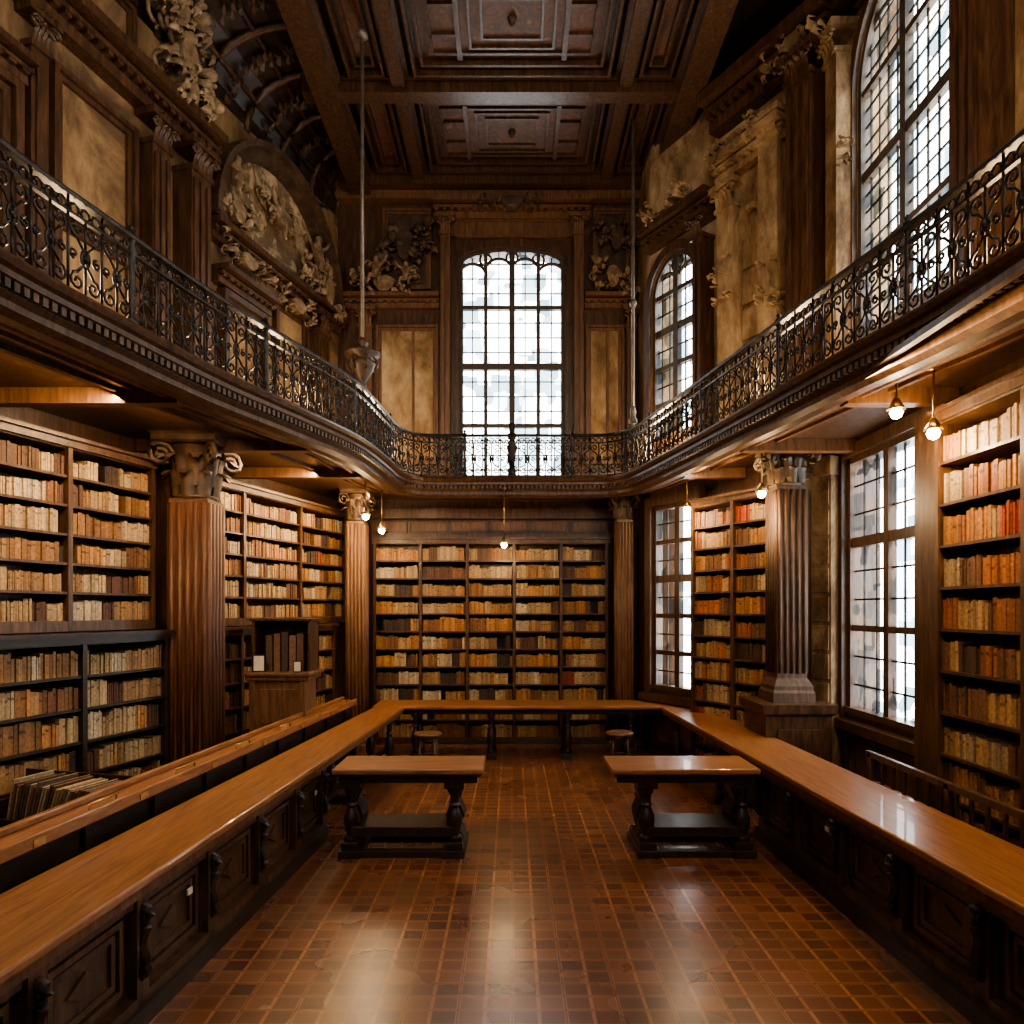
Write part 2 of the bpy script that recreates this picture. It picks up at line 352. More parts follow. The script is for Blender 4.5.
poly=pe+[(3.44,-2.9),(3.44,7.3),(1.94,9.9),(1.94,10.84),(-2.70,10.84),(-4.84,3.0),(-4.84,-2.9)]
b.prism(poly,3.70,3.80,0)
sweep(b,[(-.02,3.85),(.10,3.85),(.12,3.82),(.10,3.795),(.07,3.78),(.07,3.745),(.03,3.73),(.01,3.69),(-.02,3.66),(-.02,3.62),(-.07,3.59),(-.16,3.59),(-.16,3.70)],0)
sweep(b,[(-.30,3.71),(-.24,3.71),(-.24,3.645),(-.27,3.62),(-.30,3.62)],1)
sweep(b,[(-.52,3.71),(-.48,3.71),(-.48,3.66),(-.52,3.66)],1)
sweep(b,[(-.48,3.705),(-.30,3.705),(-.30,3.69),(-.48,3.69)],1)
for i in range(len(E)):
    for t in(0,.5):
        if i==len(E)-1: continue
        p=E[i].lerp(E[i+1],t); q=NE[i]; tt=Vector((-q.y,q.x))
        b.M=Matrix(((tt.x,q.x,0,p.x),(tt.y,q.y,0,p.y),(0,0,1,0),(0,0,0,1))); b.box(-.018,.018,.02,.055,3.69,3.74,2)
b.M=Matrix.Identity(4)
b.obj('gallery_balcony',[D1,WW,CV])
b=MB()
def clipx(y,left):
    best=None
    for p,q in zip(E,E[1:]):
        if (p.x<0)==left and (p.y-y)*(q.y-y)<=0 and abs(p.y-q.y)>1e-6: best=p.x
    return best
for y in(-1,.6,2.2,3.8,5.4,7.0,8.4):
    e=clipx(y,True)
    if e: 
        w=-4.84 if y<3 else -4.84+.274*(y-3); b.box(w+.02,e-.2,y-.06,y+.06,3.58,3.70)
    e=clipx(y,False)
    if e: b.box(e+.2,(3.43 if y<7.3 else 3.44-.577*(y-7.3))-.02,y-.06,y+.06,3.58,3.70)
b.obj('trim_3',[WW])
# railing
rail=MB()
def spiral(c,r,a0,turns,n=12,inv=1):
    return [(c[0]+r*(1-.8*i/n)*math.cos(a0+inv*turns*2*math.pi*i/n), c[1]+r*(1-.8*i/n)*math.sin(a0+inv*turns*2*math.pi*i/n)) for i in range(n+1)]
z0=3.865; ZR=4.42
def panel(w):
    c=[]; m=w/2; dx=.06
    c.append([(0,z0),(0,ZR)])
    for sx in(-1,1):
        c.append(spiral((m+sx*dx,z0+.09),.056,math.pi/2,1.3,12,-sx))
        c.append(spiral((m+sx*dx,z0+.40),.056,-math.pi/2,1.3,12,sx))
        c.append([(m+sx*dx,z0+.146),(m+sx*.015,z0+.20),(m+sx*.012,z0+.29),(m+sx*dx,z0+.344)])
        c.append(spiral((m+sx*.085,z0+.245),.032,math.pi/2+math.pi/2*(sx-1),1.2,9,sx))
    c.append([(m+.030*math.cos(k*math.pi/5),z0+.245+.055*math.sin(k*math.pi/5)) for k in range(11)])
    c.append([(m,z0),(m,z0+.19)]); c.append([(m,z0+.30),(m,z0+.47)])
    for sx in(-.08,0,.08): c.append([(m+sx+.032*math.cos(k*math.pi/4),z0+.505+.032*math.sin(k*math.pi/4)) for k in range(9)])
    return c
off=.02
for i in range(0,len(E)-2,2):
    p=E[i]+NE[i]*off; q=E[i+2]+NE[i+2]*off; w=(q-p).length
    for cv in panel(w):
        rail.tube([(p.x+(q.x-p.x)*u/w,p.y+(q.y-p.y)*u/w,z) for u,z in cv],.0095,4)
    mx=(p+q)/2; rail.lathe(mx.x,mx.y,[(.001,z0+.215),(.022,z0+.235),(.022,z0+.255),(.001,z0+.275)],6)
    if (i//2)%6==0:
        rail.lathe(p.x,p.y,[(.035,3.85),(.035,3.9),(.018,3.93),(.025,4.05),(.016,4.16),(.025,4.28),(.018,4.4),(.028,4.42),(.028,4.47),(.012,4.48),(.022,4.50),(.001,4.53)],10)
sweep(rail,[(.0-.01,4.42),(.05,4.42),(.055,4.44),(.045,4.455),(-.005,4.455),(-.015,4.44)])
sweep(rail,[(.005,4.325),(.035,4.325),(.035,4.34),(.005,4.34)])
sweep(rail,[(.0,3.865),(.04,3.865),(.04,3.885),(.0,3.885)])
rail.obj('balcony_railing',[IR],fix=False)
# ------------------------------------------------------------------ books & bookcases
PAL=[((.42,.28,.14),5),((.48,.34,.19),5),((.36,.21,.095),5),((.32,.16,.06),4),((.24,.11,.045),3.5),((.46,.22,.075),4),((.12,.055,.028),3),((.28,.06,.03),.4),((.06,.036,.026),1.6),((.54,.43,.29),2)]
PALR=[((.44,.21,.075),4),((.47,.17,.05),3),((.33,.12,.045),4),((.47,.29,.14),4),((.40,.08,.035),1.1),((.20,.10,.05),3),((.48,.35,.20),2.5),((.09,.05,.03),1.4)]
def bookrow(bb,u0,u1,yf,z,hmax,pal,gap=.05,dmax=.22):
    u=u0; cols=[p[0] for p in pal]; ws=[p[1] for p in pal]
    base=hmax*R.uniform(.72,.84); run=0; col=None
    while u<u1-.02:
        if run<=0:
            run=R.randint(2,11); col=R.choices(cols,ws)[0]; h0=base*R.uniform(.82,1.1); wb=R.uniform(.016,.042)
            if R.random()<gap: u+=R.uniform(.03,.14); 
        run-=1
        w=min(wb*R.uniform(.8,1.25),u1-u)
        if w<.008 or u>=u1: break
        h=min(hmax*.97,h0*R.uniform(.92,1.05)); k=R.uniform(.62,1.2); c=tuple(min(1,x*k) for x in col)
        y=yf+R.uniform(0,.02)
        bb.box(u+.0015,u+w-.0015,y,y+dmax*.7,z,z+h,0,c)
        if R.random()<.45:
            q=R.choice([.35,1.35,.5]); cc=tuple(min(1,x*q) for x in c)
            zz=z+h*R.uniform(.55,.75); bb.box(u+.002,u+w-.002,y-.0015,y+.004,zz,zz+h*.1,0,cc)
        u+=w
def bookcase(name,M,u0,u1,z0,z1,depth,bays,rows,pal=PAL,mat=D1,cornice=True,wallgap=.01):
    e=empty(name); b=MB(); b.M=M; y0=-depth; y1=-wallgap
    b.box(u0,u1,y1-.02,y1,z0,z1)
    bw=(u1-u0)/bays
    for i in range(bays+1):
        c=u0+bw*i; c=min(max(c,u0+.02),u1-.02); b.box(c-.02,c+.02,y0,y1,z0,z1)
        b.box(c-.022,c+.022,y0-.012,y0+.01,z0,z1)
    pitch=(z1-z0-.1)/rows; zb=z0+.08
    b.box(u0,u1,y0-.01,y1,z0,z0+.08)
    for j in range(rows+1): b.box(u0,u1,y0,y1,zb+pitch*j-.012,zb+pitch*j+.010)
    if cornice:
        b.box(u0-.02,u1+.02,y0-.03,y1,z1-.02,z1+.04); b.box(u0-.04,u1+.04,y0-.06,y1,z1+.04,z1+.07)
    b.obj('carcass',[mat],e)
    bb=MB(); bb.M=M
    for i in range(bays):
        for j in range(rows):
            bookrow(bb,u0+bw*i+.026,u0+bw*(i+1)-.026,y0+.02,zb+pitch*j+.011,pitch-.03,pal,dmax=min(.22,depth-.08))
    bb.obj('books',[BK],e,fix=False)
    return e
bookcase('tall_bookcase',ML,.25,4.0,1.82,3.38,.35,4,6)
bookcase('low_bookcase',ML,.25,4.0,0,1.74,.50,4,6,mat=D2)
bookcase('tall_bookcase',ML,4.2,7.72,1.82,3.38,.35,3,6)
bookcase('low_bookcase',ML,4.2,7.3,0,1.74,.42,3,6,mat=D1)
bookcase('tall_bookcase',MF,.62,4.14,0,3.02,.35,5,11)
bookcase('tall_bookcase',MR1,1.12,2.45,.0,3.3,.30,2,12,PALR)
bookcase('tall_bookcase',MR2,ud(5.2),ud(1.6),.25,3.40,.30,4,10,PALR)
# ------------------------------------------------------------------ columns
def leaf(b,cx,cy,ang,r0,z0,h,w,out,mat=0):
    ca,sa=math.cos(ang),math.sin(ang); tx,ty=-sa,ca; vs=[];fs=[];n=7
    for i in range(n+1):
        t=i/n; r=r0+out*(t**2.5); z=z0+h*math.sin(t*2.2)
        ww=w*(math.sin(math.pi*(.25+.70*t)))**.7
        for k,kk in((-1,-.01),(-.5,.014),(0,.03),(.5,.014),(1,-.01)):
            rr=r+kk; vs.append((cx+ca*rr+tx*k*ww/2,cy+sa*rr+ty*k*ww/2,z))
    for i in range(n):
        for k in range(4): a=i*5+k; fs.append((a,a+1,a+6,a+5))
    b.add(vs,fs,mat,None,True)
def capital(b,x,y,z0,z1,r,mat=0,scale=1.7):
    h=z1-z0; R2=r*scale
    b.lathe(x,y,[(r*1.1,z0),(r*1.15,z0+.03),(r,z0+.045),(r*.95,z0+h*.4),(r*1.0,z0+h*.6),(R2*.8,z1-h*.16)],24,mat)
    for k in range(8): leaf(b,x,y,k*math.pi/4,r*1.08,z0+.03,h*.38,r*.78,r*.6,mat)
    for k in range(8): leaf(b,x,y,(k+.5)*math.pi/4,r*1.05,z0+h*.2,h*.48,r*.8,r*.85,mat)
    for k in range(4):
        a=(k+.5)*math.pi/2; ca,sa=math.cos(a),math.sin(a)
        pts=[(x+ca*r*1.05,y+sa*r*1.05,z0+h*.4)]
        for i in range(16):
            t=i/15; q=math.pi*.9-t*4*math.pi*.8; rr=h*.2*(1-.75*t)
            pts.append((x+ca*(R2*1.12+rr*math.cos(q)),y+sa*(R2*1.12+rr*math.cos(q)),z1-h*.33+rr*math.sin(q)))
        b.tube(pts,r*.14,6,mat)
    b.lathe(x,y,[(R2*.9,z1-h*.15),(R2,z1-h*.12),(R2,z1-h*.04),(R2*1.08,z1-.0)],4,mat,sq=True)
def column(name,x,y,z0,z1,r,hcap,mats,ped=0,scale=1.6,square=False):
    b=MB(); zc=z1-hcap
    if ped:
        w=r*2.0; b.lathe(x,y,[(w*1.15,0),(w*1.15,.12),(w,.15),(w,z0-.12),(w*1.12,z0-.09),(w*1.15,z0)],4,1,sq=True)
        for sx,sy in((-1,0),(0,-1)):
            if sx: b.box(x-w-.015,x-w,y-w*.65,y+w*.65,.28,z0-.25,1)
            else: b.box(x-w*.65,x+w*.65,y-w-.015,y-w,.28,z0-.25,1)
    if square:
        b.lathe(x,y,[(r*1.3,z0),(r*1.3,z0+.10),(r*1.2,z0+.13),(r*1.2,z0+.17),(r*1.05,z0+.22),(r*.93,z0+.25),(r*.93,zc)],4,0,sq=True)
        for k in range(5):
            c=-r*.76+k*r*.38
            for s in(-1,1):
                b.tube([(x+c,y+s*r*.93,z0+.3),(x+c,y+s*r*.93,zc-.04)],r*.13,6,0)
                b.tube([(x+s*r*.93,y+c,z0+.3),(x+s*r*.93,y+c,zc-.04)],r*.13,6,0)
    else:
        b.lathe(x,y,[(r*1.35,z0),(r*1.35,z0+.09)],4,0,sq=True)
        b.lathe(x,y,[(r*1.3,z0+.09),(r*1.35,z0+.12),(r*1.3,z0+.16),(r*1.12,z0+.18),(r*1.18,z0+.22),(r*1.02,z0+.25)],24,0)
        b.lathe(x,y,[(r,z0+.25),(r*.98,z0+(zc-z0)*.5),(r*.92,zc)],96,0,flute=.09)
    capital(b,x,y,zc,z1,r*.93,2,scale)
    return b.obj(name,mats)
column('corinthian_column',-3.13,6.95,0,3.70,.205,.62,[RW,D1,CV],scale=1.6,square=True)
column('corinthian_column',-2.2,9.95,0,3.70,.135,.45,[WW,D1,CV],square=True)
column('corinthian_column',2.88,7.35,1.05,3.70,.165,.42,[DR,D1,CV],ped=1,square=True)
column('corinthian_column',1.62,10.15,0,3.70,.12,.4,[WW,D1,CV],ped=0,square=True)
column('corinthian_column',3.1,1.3,0,3.70,.17,.42,[DR,D1,CV],square=True)
# ------------------------------------------------------------------ upper wall articulation
def pilaster(b,M,u,w,z0,z1,d=.14,flutes=3,mat=0,cap=.32):
    b.M=M
    b.box(u-w/2-.04,u+w/2+.04,-d-.04,0,z0,z0+.25,mat); b.box(u-w/2,u+w/2,-d,0,z0+.25,z1-cap,mat)
    for k in range(flutes):
        c=u-w/2+w*(k+.5)/flutes; b.box(c-w/flutes*.28,c+w/flutes*.28,-d-.022,-d,z0+.35,z1-cap-.08,mat)
    b.box(u-w/2-.02,u+w/2+.02,-d-.03,0,z1-cap,z1-cap+.05,mat)
    for k in range(4):   # acanthus leaves
        c=u-w/2+w*(k+.5)/4
        for lv in range(2):
            zz=z1-cap+.05+lv*cap*.33; vs=[];n=4
            for i in range(n+1):
                t=i/n
                for kk in(-1,0,1): vs.append((c+kk*w*.12*(1-.6*t*t),-d-.02-.09*t*t-(.012 if kk==0 else 0),zz+cap*.42*math.sin(t*1.8)))
            b.add(vs,[(i*3+j,i*3+j+1,i*3+j+4,i*3+j+3) for i in range(n) for j in range(2)],mat,None,True)
    for sx in(-1,1):
        cc=u+sx*(w/2); pts=[(cc+.06*(1-.07*i)*math.cos(i*.8),-d-.06,z1-.13+.06*(1-.07*i)*math.sin(i*.8)) for i in range(12)]; b.tube(pts,.018,5,mat)
    b.box(u-w/2-.07,u+w/2+.07,-d-.08,0,z1-.07,z1,mat)
def cornice(b,M,u0,u1,z,d,h,mat=0,dent=True):
    b.M=M
    b.box(u0,u1,-d*.45,0,z,z+h*.35,mat); b.box(u0,u1,-d*.7,0,z+h*.45,z+h*.6,mat); b.box(u0,u1,-d,0,z+h*.7,z+h,mat); b.box(u0,u1,-d*.4,0,z+h*.3,z+h*.75,mat)
    if dent:
        n=int((u1-u0)/.11)
        for i in range(n): c=u0+(i+.5)*(u1-u0)/n; b.box(c-.03,c+.03,-d*.66,-d*.35,z+h*.33,z+h*.46,mat)
def framed(b,M,u0,u1,z0,z1,mf=0,mp=1,t=.09,d=.06):
    b.M=M
    b.box(u0+t,u1-t,-.015,-.002,z0+t,z1-t,mp)
    for k,(i,dd) in enumerate(((0,d),(t*.55,d*.6))):
        a,c,e,f=u0+i,u1-i,z0+i,z1-i; tt=t*.5
        b.box(a,c,-dd,0,e,e+tt,mf);b.box(a,c,-dd,0,f-tt,f,mf);b.box(a,a+tt,-dd,0,e+tt,f-tt,mf);b.box(c-tt,c,-dd,0,e+tt,f-tt,mf)
def relief(b,M,u,z,w,h,seed,mat=0,dep=.1):
    """symmetric carved foliage cartouche"""
    r=random.Random(seed); b.M=M
    pts=[(u+w*.16*math.cos(a)*(1+.15*math.sin(3*a)),z+h*.24*math.sin(a)) for a in [i*2*math.pi/16 for i in range(16)]]
    b.prismxz(pts,-dep,-.0,mat)
    for s in(-1,1):
        for k in range(5):
            cx=u+s*w*(.18+.07*k+.02*r.random()); cz=z+h*(r.uniform(-.3,.35)); rr=min(w,h)*r.uniform(.10,.18)
            sp=[(cx+s*rr*(1-.07*i)*math.cos(i*.75+k),-dep*(.3+.05*i),cz+rr*(1-.07*i)*math.sin(i*.75+k)) for i in range(12)]
            b.tube(sp,min(w,h)*.03,5,mat,r2=min(w,h)*.045)
            for q in range(3):
                a=r.uniform(0,6.28); L=rr*r.uniform(1.1,1.9); vs=[];n=4
                for i in range(n+1):
                    t=i/n
                    for kk in(-1,0,1):
                        ww=L*.28*math.sin(math.pi*(.15+.8*t))*kk
                        vs.append((cx+s*(math.cos(a)*L*t-math.sin(a)*ww),-dep*(.4+.8*math.sin(t*2.4))-(.02 if kk==0 else 0),cz+math.sin(a)*L*t+math.cos(a)*ww))
                b.add(vs,[(i*3+j,i*3+j+1,i*3+j+4,i*3+j+3) for i in range(n) for j in range(2)],mat,None,True)
def cherub(name,M,u,y,z,s,mat,pose=0,parent=None):
    me=bpy.data.meshes.new(name)
    f=1 if pose%2==0 else -1
    J=[(0,0,0,.17),(0,-.02,.22,.16),(0,-.02,.45,.17),(0,-.02,.60,.07),(0,-.04,.72,.13),(0,-.05,.84,.10),
       (f*.22,-.02,.50,.07),(f*.40,-.08,.62,.055),(f*.52,-.12,.85,.04),(-f*.22,-.02,.50,.07),(-f*.36,-.12,.34,.055),(-f*.20,-.26,.26,.04),
       (.13,-.12,-.04,.12),(.2,-.36,-.12,.09),(.18,-.34,-.42,.06),(.18,-.44,-.46,.04),(-.13,-.12,-.04,.12),(-.24,-.3,-.10,.09),(-.3,-.28,-.40,.06),(-.3,-.38,-.44,.04),
       (.12,.1,.5,.06),(.42,.12,.72,.05),(.62,.12,.5,.03),(-.12,.1,.5,.06),(-.42,.12,.72,.05),(-.62,.12,.5,.03)]
    Ed=[(0,1),(1,2),(2,3),(3,4),(4,5),(2,6),(6,7),(7,8),(2,9),(9,10),(10,11),(0,12),(12,13),(13,14),(14,15),(0,16),(16,17),(17,18),(18,19),(2,20),(20,21),(21,22),(2,23),(23,24),(24,25)]
    me.from_pydata([(a*s,bb*s,c*s) for a,bb,c,r in J],Ed,[]); me.materials.append(mat)
    o=bpy.data.objects.new(name,me); sc.collection.objects.link(o)
    sk=o.modifiers.new('skin','SKIN'); me.skin_vertices.new() if not me.skin_vertices else None
    for v,(a,bb,c,r) in zip(me.skin_vertices[0].data,J): v.radius=(r*s,r*s)
    me.skin_vertices[0].data[0].use_root=True
    ss=o.modifiers.new('sub','SUBSURF'); ss.levels=1; ss.render_levels=1
    o.matrix_world=M@Matrix.Translation((u,y,z))
    if parent: o.parent=parent
    return o
def ul(d): return (d-3)*1.037
b=MB()
pilaster(b,ML,ul(4.6),.3,3.85,7.0); pilaster(b,ML,ul(7.15),.24,3.85,7.0,.16); pilaster(b,ML,ul(7.62),.30,3.85,7.0,.24)
pilaster(b,ML,ul(10.2),.28,3.85,6.3,.16); pilaster(b,ML,ul(5.9),.16,3.85,7.0,.10,1)
cornice(b,ML,0,ul(7.95),7.0,.32,.32); cornice(b,ML,ul(7.95),LL-.05,6.25,.22,.22)
pilaster(b,ML0,5.2,.3,3.85,7.0); pilaster(b,ML0,3,.3,3.85,7.0); pilaster(b,ML0,1,.3,3.85,7.0); cornice(b,ML0,0,LL0,7.0,.32,.32)
b.obj('trim_4',[D1])
b=MB()
framed(b,ML,ul(4.85),ul(5.75),3.95,6.3,0,1,.14,.12); cornice(b,ML,ul(4.8),ul(5.8),6.32,.22,.2); framed(b,ML,ul(6.05),ul(6.95),4.5,6.75,0,1,.10,.08); framed(b,ML,ul(4.9),ul(5.8),7.4,7.95); framed(b,ML,ul(6.0),ul(6.95),7.4,7.95)
cornice(b,ML,ul(6.0),ul(7.0),5.35,.14,.14)
framed(b,ML,.2,1.5,4.3,6.6); b.M=ML
b.box(.1,ul(7.0),-.03,0,3.80,4.5,0)
for k in range(7): framed(b,ML,.2+k*.56,.66+k*.56,3.88,4.42,0,0,.06,.06)
for (a,c) in((ul(8.15),ul(8.95)),):
    framed(b,ML,a,c,3.9,5.75,0,1,.14,.12); cornice(b,ML,a-.1,c+.1,5.78,.24,.2)
framed(b,ML,ul(9.2),ul(9.95),4.2,6.1,0,1,.1,.07)
b.obj('wall_panelling',[D1,OC,D2])
# lunette mural
e=empty('lunette_relief'); b=MB(); b.M=ML
u0,u1=ul(7.95),ul(10.55); ap=arcpts(u0,u1,6.5,1.35,24); ai=arcpts(u0+.16,u1-.16,6.5,1.2,24)
for i in range(24):
    b.prismxz([ap[i],ap[i+1],ai[i+1],ai[i]],-.16,0,0)
    o1=arcpts(u0-.07,u1+.07,6.5,1.42,24); b.prismxz([o1[i],o1[i+1],ap[i+1],ap[i]],-.24,0,0)
b.prismxz(ai,-.03,-.005,1)
for k,(uu,zz) in enumerate(((u0+.45,6.75),(u0+2.2,6.8),(u0+1.3,7.15))): relief(b,ML,uu,zz,.75,.55,20+k,2,.14)
b.obj('arch_frame',[CV,MU,GD],e)
for k,(uu,zz,s) in enumerate(((u0+.35,7.0,.42),(u0+1.25,6.95,.5),(u0+2.15,6.95,.45))): cherub('carved_cherub',ML,uu,-.16,zz,s,GD,k,e)
b=MB(); relief(b,ML,ul(7.4),7.75,.7,1.0,5,0,.3); relief(b,ML,ul(7.45),7.45,.5,.6,6,0,.3); relief(b,ML,ul(7.3),8.2,.6,.6,16,0,.3)
relief(b,ML,ul(10.3),6.65,.7,.9,8,0,.2); relief(b,ML,ul(9.6),6.15,.9,.4,9,0,.16); relief(b,ML,ul(8.5),6.2,.9,.35,11,0,.2)
b.obj('carved_wall_ornament',[GD])
# far wall upper
b=MB()
c0=cwf
for s in(-1,1):
    pilaster(b,MF,c0+s*1.02,.15,3.85,8.05,.16,2)
b.M=MF
b.box(c0-1.0,c0+1.0,-.05,0,7.77,8.02,0); framed(b,MF,c0-.85,c0+.85,7.74,8.0,0,0,.04,.08)
cornice(b,MF,c0-1.2,c0+1.2,8.0,.3,.28); cornice(b,MF,0.05,c0-1.12,6.65,.2,.2); cornice(b,MF,c0+1.12,LF-.05,6.65,.2,.2)
cornice(b,MF,0,LF,8.28,.4,.4)
pilaster(b,MF,c0-2.25,.2,3.85,6.65,.12,2); pilaster(b,MF,LF-.12,.14,3.85,6.65,.12,2)
b.obj('trim_5',[WW])
b=MB()
framed(b,MF,c0-2.1,c0-1.14,4.25,6.4,0,1,.08); framed(b,MF,c0+1.14,LF-.22,4.25,6.4,0,1,.08)
b.M=MF
for (a,c) in((c0-2.0,c0-1.24),(c0+1.24,LF-.32)):
    u=a+(c-a)*.62; b.box(u-.02,u+.02,-.035,0,4.33,6.32,0)
framed(b,MF,c0-2.0,c0-1.25,6.95,8.2,0,2,.08); framed(b,MF,c0+1.25,LF-.1,6.95,8.2,0,2,.08)
b.obj('stone_wall_panel',[WW,ST,CV])
b=MB(); relief(b,MF,c0-1.95,6.98,1.0,.5,31,0,.2); relief(b,MF,c0+1.55,7.1,.6,.7,32,0,.18); relief(b,MF,c0-1.65,7.6,.8,1.0,33,1,.16); relief(b,MF,c0+1.6,7.7,.6,.8,34,1,.16)
relief(b,MF,c0,8.15,1.0,.3,35,1,.36)
b.obj('carved_wall_ornament',[GD,CV])
e=empty('cherub_sculpture_group')
cherub('cherub_seated',MF,c0-2.05,-.3,7.05,.34,GD,0,e); cherub('cherub_reclining',MF,c0-1.6,-.3,7.0,.3,GD,1,e)
# right upper wall
b=MB()
pilaster(b,MR1,1.12,.18,3.85,7.0,.2,2,0); pilaster(b,MR1,2.72,.30,3.85,7.9,.35,3,0)
pilaster(b,MR2,2.35,.3,3.85,7.9,.25,3,0)
pilaster(b,MR2,5.9,.4,3.85,7.9,.3,3,0)
cornice(b,MR1,0.02,1.3,7.0,.28,.26); cornice(b,MR1,1.3,LR1,7.9,.4,.4); cornice(b,MR2,0,LR2,8.1,.4,.4)
b.obj('trim_6',[D1])
b=MB()
pilaster(b,MR1,1.5,.26,3.85,7.2,.12,0,0); pilaster(b,MR1,2.2,.26,3.85,7.6,.2,0,0,.3); pilaster(b,MR2,.16,.24,3.85,7.9,.2,0,0,.3)
b.M=MR1
ao=arcpts(1.62,2.08,6.5,.3,12); ai=arcpts(1.68,2.02,6.5,.24,12)
for i in range(12): b.prismxz([ao[i],ao[i+1],ai[i+1],ai[i]],-.1,0)
b.box(1.60,1.68,-.1,0,4.3,6.5); b.box(2.02,2.1,-.1,0,4.3,6.5); cornice(b,MR1,1.35,2.4,7.25,.3,.25)
for k in range(5): b.box(1.70,2.0,-.04,0,4.4+k*.42,4.75+k*.42)
relief(b,MR1,1.75,7.55,.8,.4,41,0,.25); relief(b,MR1,.5,7.42,.8,.4,42,0,.25); relief(b,MR1,2.6,8.1,.7,.5,43,0,.3); relief(b,MR2,.2,6.6,.3,.7,44,0,.16)
relief(b,MR1,1.5,6.0,.26,.8,45,0,.2); relief(b,MR1,2.25,5.6,.26,.9,46,0,.28)
b.obj('stone_pilaster',[ST])
# ------------------------------------------------------------------ lower wall articulation
b=MB()
framed(b,MF,4.2,4.62,.25,1.55,0,1,.06); framed(b,MF,4.2,4.62,1.7,2.7,0,1,.06)
b.M=MF; b.box(.1,LF-.02,-.10,0,3.12,3.18); b.box(.1,LF-.02,-.16,0,3.4,3.55); 
for k in range(6): framed(b,MF,.5+k*.62,1.08+k*.62,3.19,3.39,0,1,.03,.03)
framed(b,MR2,ud(7.15),ud(6.52),.12,.75,0,1,.06); framed(b,MR2,ud(6.48),ud(5.85),.12,.75,0,1,.06)
framed(b,MR1,.1,.9,.12,.7,0,1,.06)
b.M=MR2; b.box(ud(5.62),ud(5.22),-.22,0,0,3.55,0); b.box(ud(5.56),ud(5.28),-.25,-.22,.2,3.4,0)
b.M=MR1; b.box(2.5,2.72,-.12,0,0,3.6,0); b.box(1.0,1.1,-.15,0,0,3.6,0)
b.obj('trim_7',[D1,WW])
b=MB(); b.M=MR1; b.box(2.74,2.98,-.16,0,.9,3.55,0); b.box(2.72,3.0,-.2,0,3.4,3.6,0); b.box(2.72,3.0,-.2,0,.0,.92,0)
for k in range(8): b.box(2.76,2.96,-.175,-.16,.98+k*.3,1.24+k*.3,0)
b.obj('stone_pier',[ST],bev=.01)
for n,M,L in(('baseboard_left',ML,LL),('baseboard_far',MF,LF),('baseboard_right',MR2,LR2)):
    b=MB(); b.M=M; b.box(.05,L-.05,-.03,0,0,.16); b.obj(n,[D2])
# ------------------------------------------------------------------ tables
def baluster(b,x,y,z0,z1,r,mat=0):
    h=z1-z0; P=[(1.2,0),(1.2,.08),(.7,.1),(.9,.16),(1.25,.3),(1.3,.42),(.8,.56),(.6,.62),(.95,.66),(.65,.7),(.75,.85),(1.1,.9),(1.1,1)]
    b.lathe(x,y,[(r*a,z0+h*t) for a,t in P],14,mat)
def long_table(inner,outer,side,top=TT,z=.72):
    e=empty('long_reading_table'); b=MB()
    A,B=inner; C,D=outer
    b.prism([A,B,D,C],z-.045,z); o=b.obj('table_top',[top],e,bev=.012)
    M,L=frame(A,B) if side<0 else frame(B,A)
    b=MB(); b.M=M
    ye=6.15-.6
    if side<0: us,ue=0,ye; sh=-.07
    else: us,ue=L-ye,L; sh=-.03
    b.box(0,L,.03,.06,z-.10,z-.045,3); b.box(0,L,.40,.44,z-.12,z-.045,0)
    b.box(us,ue,.045,.09,z-.14,z-.1,1)
    b.box(us,ue,.16+sh,.19+sh,.1,z-.12,1); b.box(us,ue,.06+max(sh,-.05),.30,.0,.10,0); b.box(us,ue,.10+sh,.22,.10,.15,1)
    n=int((ue-us)/.62)
    for i in range(n+1):
        u=us+(ue-us)*i/n; u=min(max(u,us+.06),ue-.06)
        b.box(u-.05,u+.05,.10+sh,.17+sh,.1,z-.1,1)
        sp=[(u,.085+sh*.6-.05*(1-.06*k)*math.cos(k*.7),z-.2+.06*(1-.07*k)*math.sin(k*.7)) for k in range(11)]; b.tube(sp,.028,6,0)
        sp=[(u,.085+sh*.6-.035*(1-.06*k)*math.cos(k*.7),.26+.05*(1-.07*k)*math.sin(k*.7)) for k in range(11)]; b.tube(sp,.028,6,0)
        b.tube([(u,.05+sh*.5,z-.24),(u,.08+sh*.5,z-.33),(u,.05+sh*.5,.30)],.03,6,0)
        if i<n:
            a,c=u+.10,us+(ue-us)*(i+1)/n-.10; zz0,zz1=.2,z-.17; t=.03
            for (q,dd) in((0,.135),(.045,.145)):
                A0,C0,Z0,Z1=a+q,c-q,zz0+q,zz1-q
                b.box(A0,C0,dd+sh,.16+sh,Z0,Z0+t,1);b.box(A0,C0,dd+sh,.16+sh,Z1-t,Z1,1);b.box(A0,A0+t,dd+sh,.16+sh,Z0+t,Z1-t,1);b.box(C0-t,C0,dd+sh,.16+sh,Z0+t,Z1-t,1)
            m=(a+c)/2; zc=(zz0+zz1)/2; b.prismxz([(m-.12,zc),(m,zc-.06),(m+.12,zc),(m,zc+.06)],.145+sh,.16+sh,1)
            if i%3==1: b.box((a+c)/2+.12,(a+c)/2+.17,.125+sh,.135+sh,.43,.465,2)
    b.box(us,ue,.48,.52,0,z-.045,0)
    t0,t1=(ue,L) if side<0 else (0,us)
    for k in(.35,.85) :
        u=t0+(t1-t0)*(k if side<0 else 1-k)
        for y in(.10,.34): baluster(b,u,y,.08,z-.1,.045)
        b.box(u-.05,u+.05,.04,.42,0,.08); b.box(u-.04,u+.04,.05,.42,z-.12,z-.045)
    b.box(t0,t1,.20,.26,.16,.2,0)
    b.obj('carved_front',[D2,D1,PP,WW],e,bev=.004); return e
